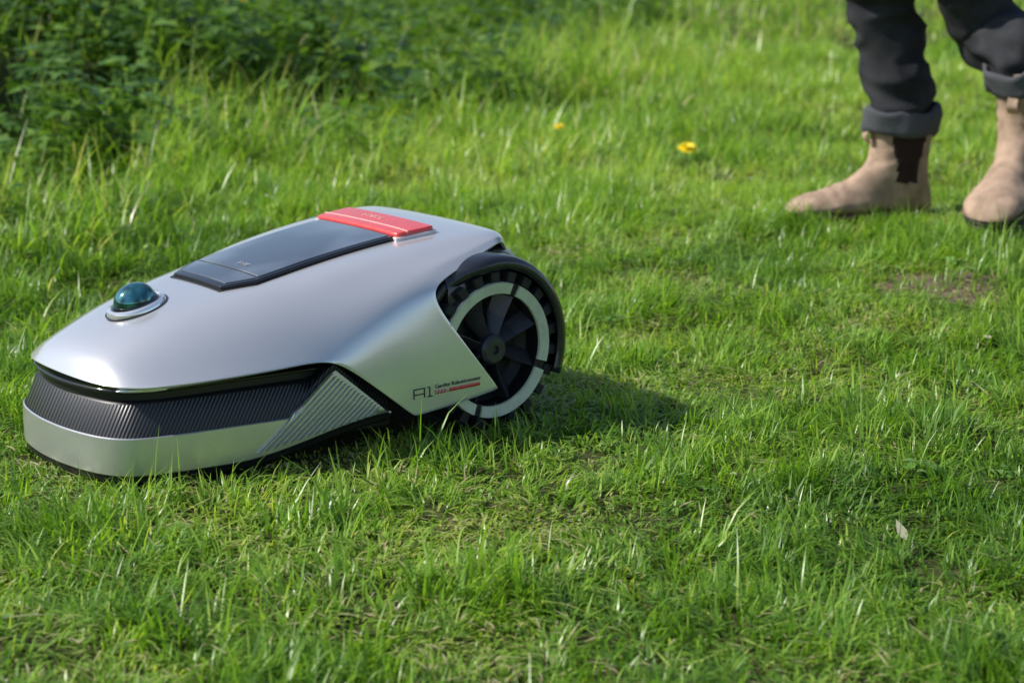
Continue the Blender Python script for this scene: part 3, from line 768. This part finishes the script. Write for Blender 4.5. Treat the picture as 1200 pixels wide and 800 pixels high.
leg('trouser_leg_a',(-.9,-.3,0),[(ca,.070,.060),(ca+Vector((-.004,0,.05)),.070,.062),(Vector((.772,4.07,.34)),.070,.064),(Vector((.748,4.06,.46)),.074,.068),(Vector((.738,4.04,.53)),.078,.072),(Vector((.76,4.12,.68)),.088,.085),(Vector((.80,4.24,.86)),.10,.098),(Vector((.83,4.28,.95)),.10,.10)],1.3)
leg('trouser_leg_b',(-.4,-.9,0),[(cb,.072,.066),(cb+Vector((-.018,0.0,.05)),.072,.066),(Vector((.945,3.98,.40)),.072,.067),(Vector((.895,3.96,.49)),.076,.071),(Vector((.875,3.95,.55)),.078,.074),(Vector((.90,4.06,.69)),.088,.085),(Vector((.95,4.22,.86)),.10,.098),(Vector((.96,4.27,.95)),.10,.10)],5.1)
def tube(name,pts,mat,N=32):
    rings=[]
    for z,cx,cy,rx,ry in pts: rings.append([PI@Vector((cx+rx*math.cos(j*2*math.pi/N),cy+ry*math.sin(j*2*math.pi/N),z)) for j in range(N)])
    V,F=loft(rings); o=mesh_obj(name,V,F,mat,PS); fix_normals(o)
    m=o.modifiers.new('s','SUBSURF'); m.levels=1; m.render_levels=1; return o
tube('trouser_seat',[(.83,.88,4.26,.13,.11),(.9,.88,4.27,.175,.125),(1.0,.89,4.28,.17,.12),(1.04,.89,4.28,.16,.11)],M_jean)
tube('jacket',[(.92,.89,4.28,.19,.135),(1.0,.89,4.28,.185,.13),(1.15,.89,4.28,.175,.125),(1.3,.89,4.27,.20,.135),(1.42,.89,4.27,.215,.125),(1.48,.89,4.28,.16,.09),(1.52,.89,4.28,.075,.07),(1.56,.89,4.28,.062,.06)],M_jacket)
for s in (1,-1):
    me=bpy.data.meshes.new('arm'); me.from_pydata([PI@Vector(p) for p in [(.89+s*.17,4.28,1.43),(.89+s*.26,4.32,1.17),(.89+s*.19,4.19,.98),(.89+s*.15,4.17,.96)]],[(0,1),(1,2),(2,3)],[])
    o=link(bpy.data.objects.new('sleeve',me),PS); m=o.modifiers.new('k','SKIN'); 
    for v,r in zip(me.skin_vertices[0].data,(.065,.052,.045,.04)): v.radius=(r,r)
    me.materials.append(M_jacket); m=o.modifiers.new('s','SUBSURF'); m.levels=2
tube('head',[(1.52,.89,4.27,.055,.055),(1.58,.89,4.26,.055,.06),(1.61,.89,4.25,.062,.085),(1.66,.89,4.255,.072,.095),(1.72,.89,4.26,.077,.098),(1.77,.89,4.27,.07,.09),(1.80,.89,4.275,.045,.06)],M_skin)
tube('hair',[(1.64,.89,4.31,.06,.05),(1.69,.89,4.295,.078,.08),(1.74,.89,4.285,.082,.095),(1.79,.89,4.28,.07,.085),(1.82,.89,4.28,.04,.05)],M_hair)
V,F=loft([[PI@Vector((.89+w*math.cos(a),4.165+d,1.69-k*.012+w*.5*math.sin(a))) for a in [j*math.pi/4 for j in range(8)]] for k,w,d in ((0,.006,.0),(1,.008,-.008),(2,.011,-.014),(3,.010,-.006))])
mesh_obj('nose',V,F,M_skin,PS)
for s in (1,-1):
    for nm,x,y,z,rr,mt in (('eye',.03,4.172,1.70,.011,M_white),('pupil',.03,4.163,1.70,.005,M_mark),('ear',.077,4.26,1.69,.022,M_skin)):
        rev_obj(nm,[(rr*math.sin(a)+.0002,rr*math.cos(a)) for a in [i*math.pi/8 for i in range(9)]],mt,PS,PI@Matrix.Translation((.89+s*x,y,z)),12)
rev_obj('mouth',[(.02,-.003),(.022,0),(.02,.003)],M_redl,PS,PI@Matrix.Translation((.89,4.183,1.635))@Matrix.Diagonal((1,.5,1,1)),16)

# ---------------------------------------------------------------- light, sky, camera
LT=Vector((1.10,.08,-1)).normalized()
w=bpy.data.worlds.new('World'); sc.world=w; w.use_nodes=True
nt=w.node_tree; bg=nt.nodes['Background']; sk=nt.nodes.new('ShaderNodeTexSky'); sk.sky_type='NISHITA'; sk.sun_disc=False
sk.sun_elevation=math.radians(42.2); sk.sun_rotation=math.radians(266)
nt.links.new(sk.outputs[0],bg.inputs[0]); bg.inputs[1].default_value=.13
sd=bpy.data.lights.new('sun','SUN'); sd.energy=5; sd.angle=math.radians(.5); sd.color=(1,.96,.88)
so=link(bpy.data.objects.new('sun',sd)); so.rotation_euler=LT.to_track_quat('-Z','Y').to_euler(); so.location=(-6,3,6)
cd=bpy.data.cameras.new('camera'); cd.lens=70; cd.sensor_width=36; cd.clip_start=.05; cd.clip_end=500
cd.dof.use_dof=True; cd.dof.focus_distance=2.45; cd.dof.aperture_fstop=6.3
co=link(bpy.data.objects.new('camera',cd)); co.location=(0,0,.72); co.rotation_euler=(math.radians(90-13.5),0,0)
sc.camera=co
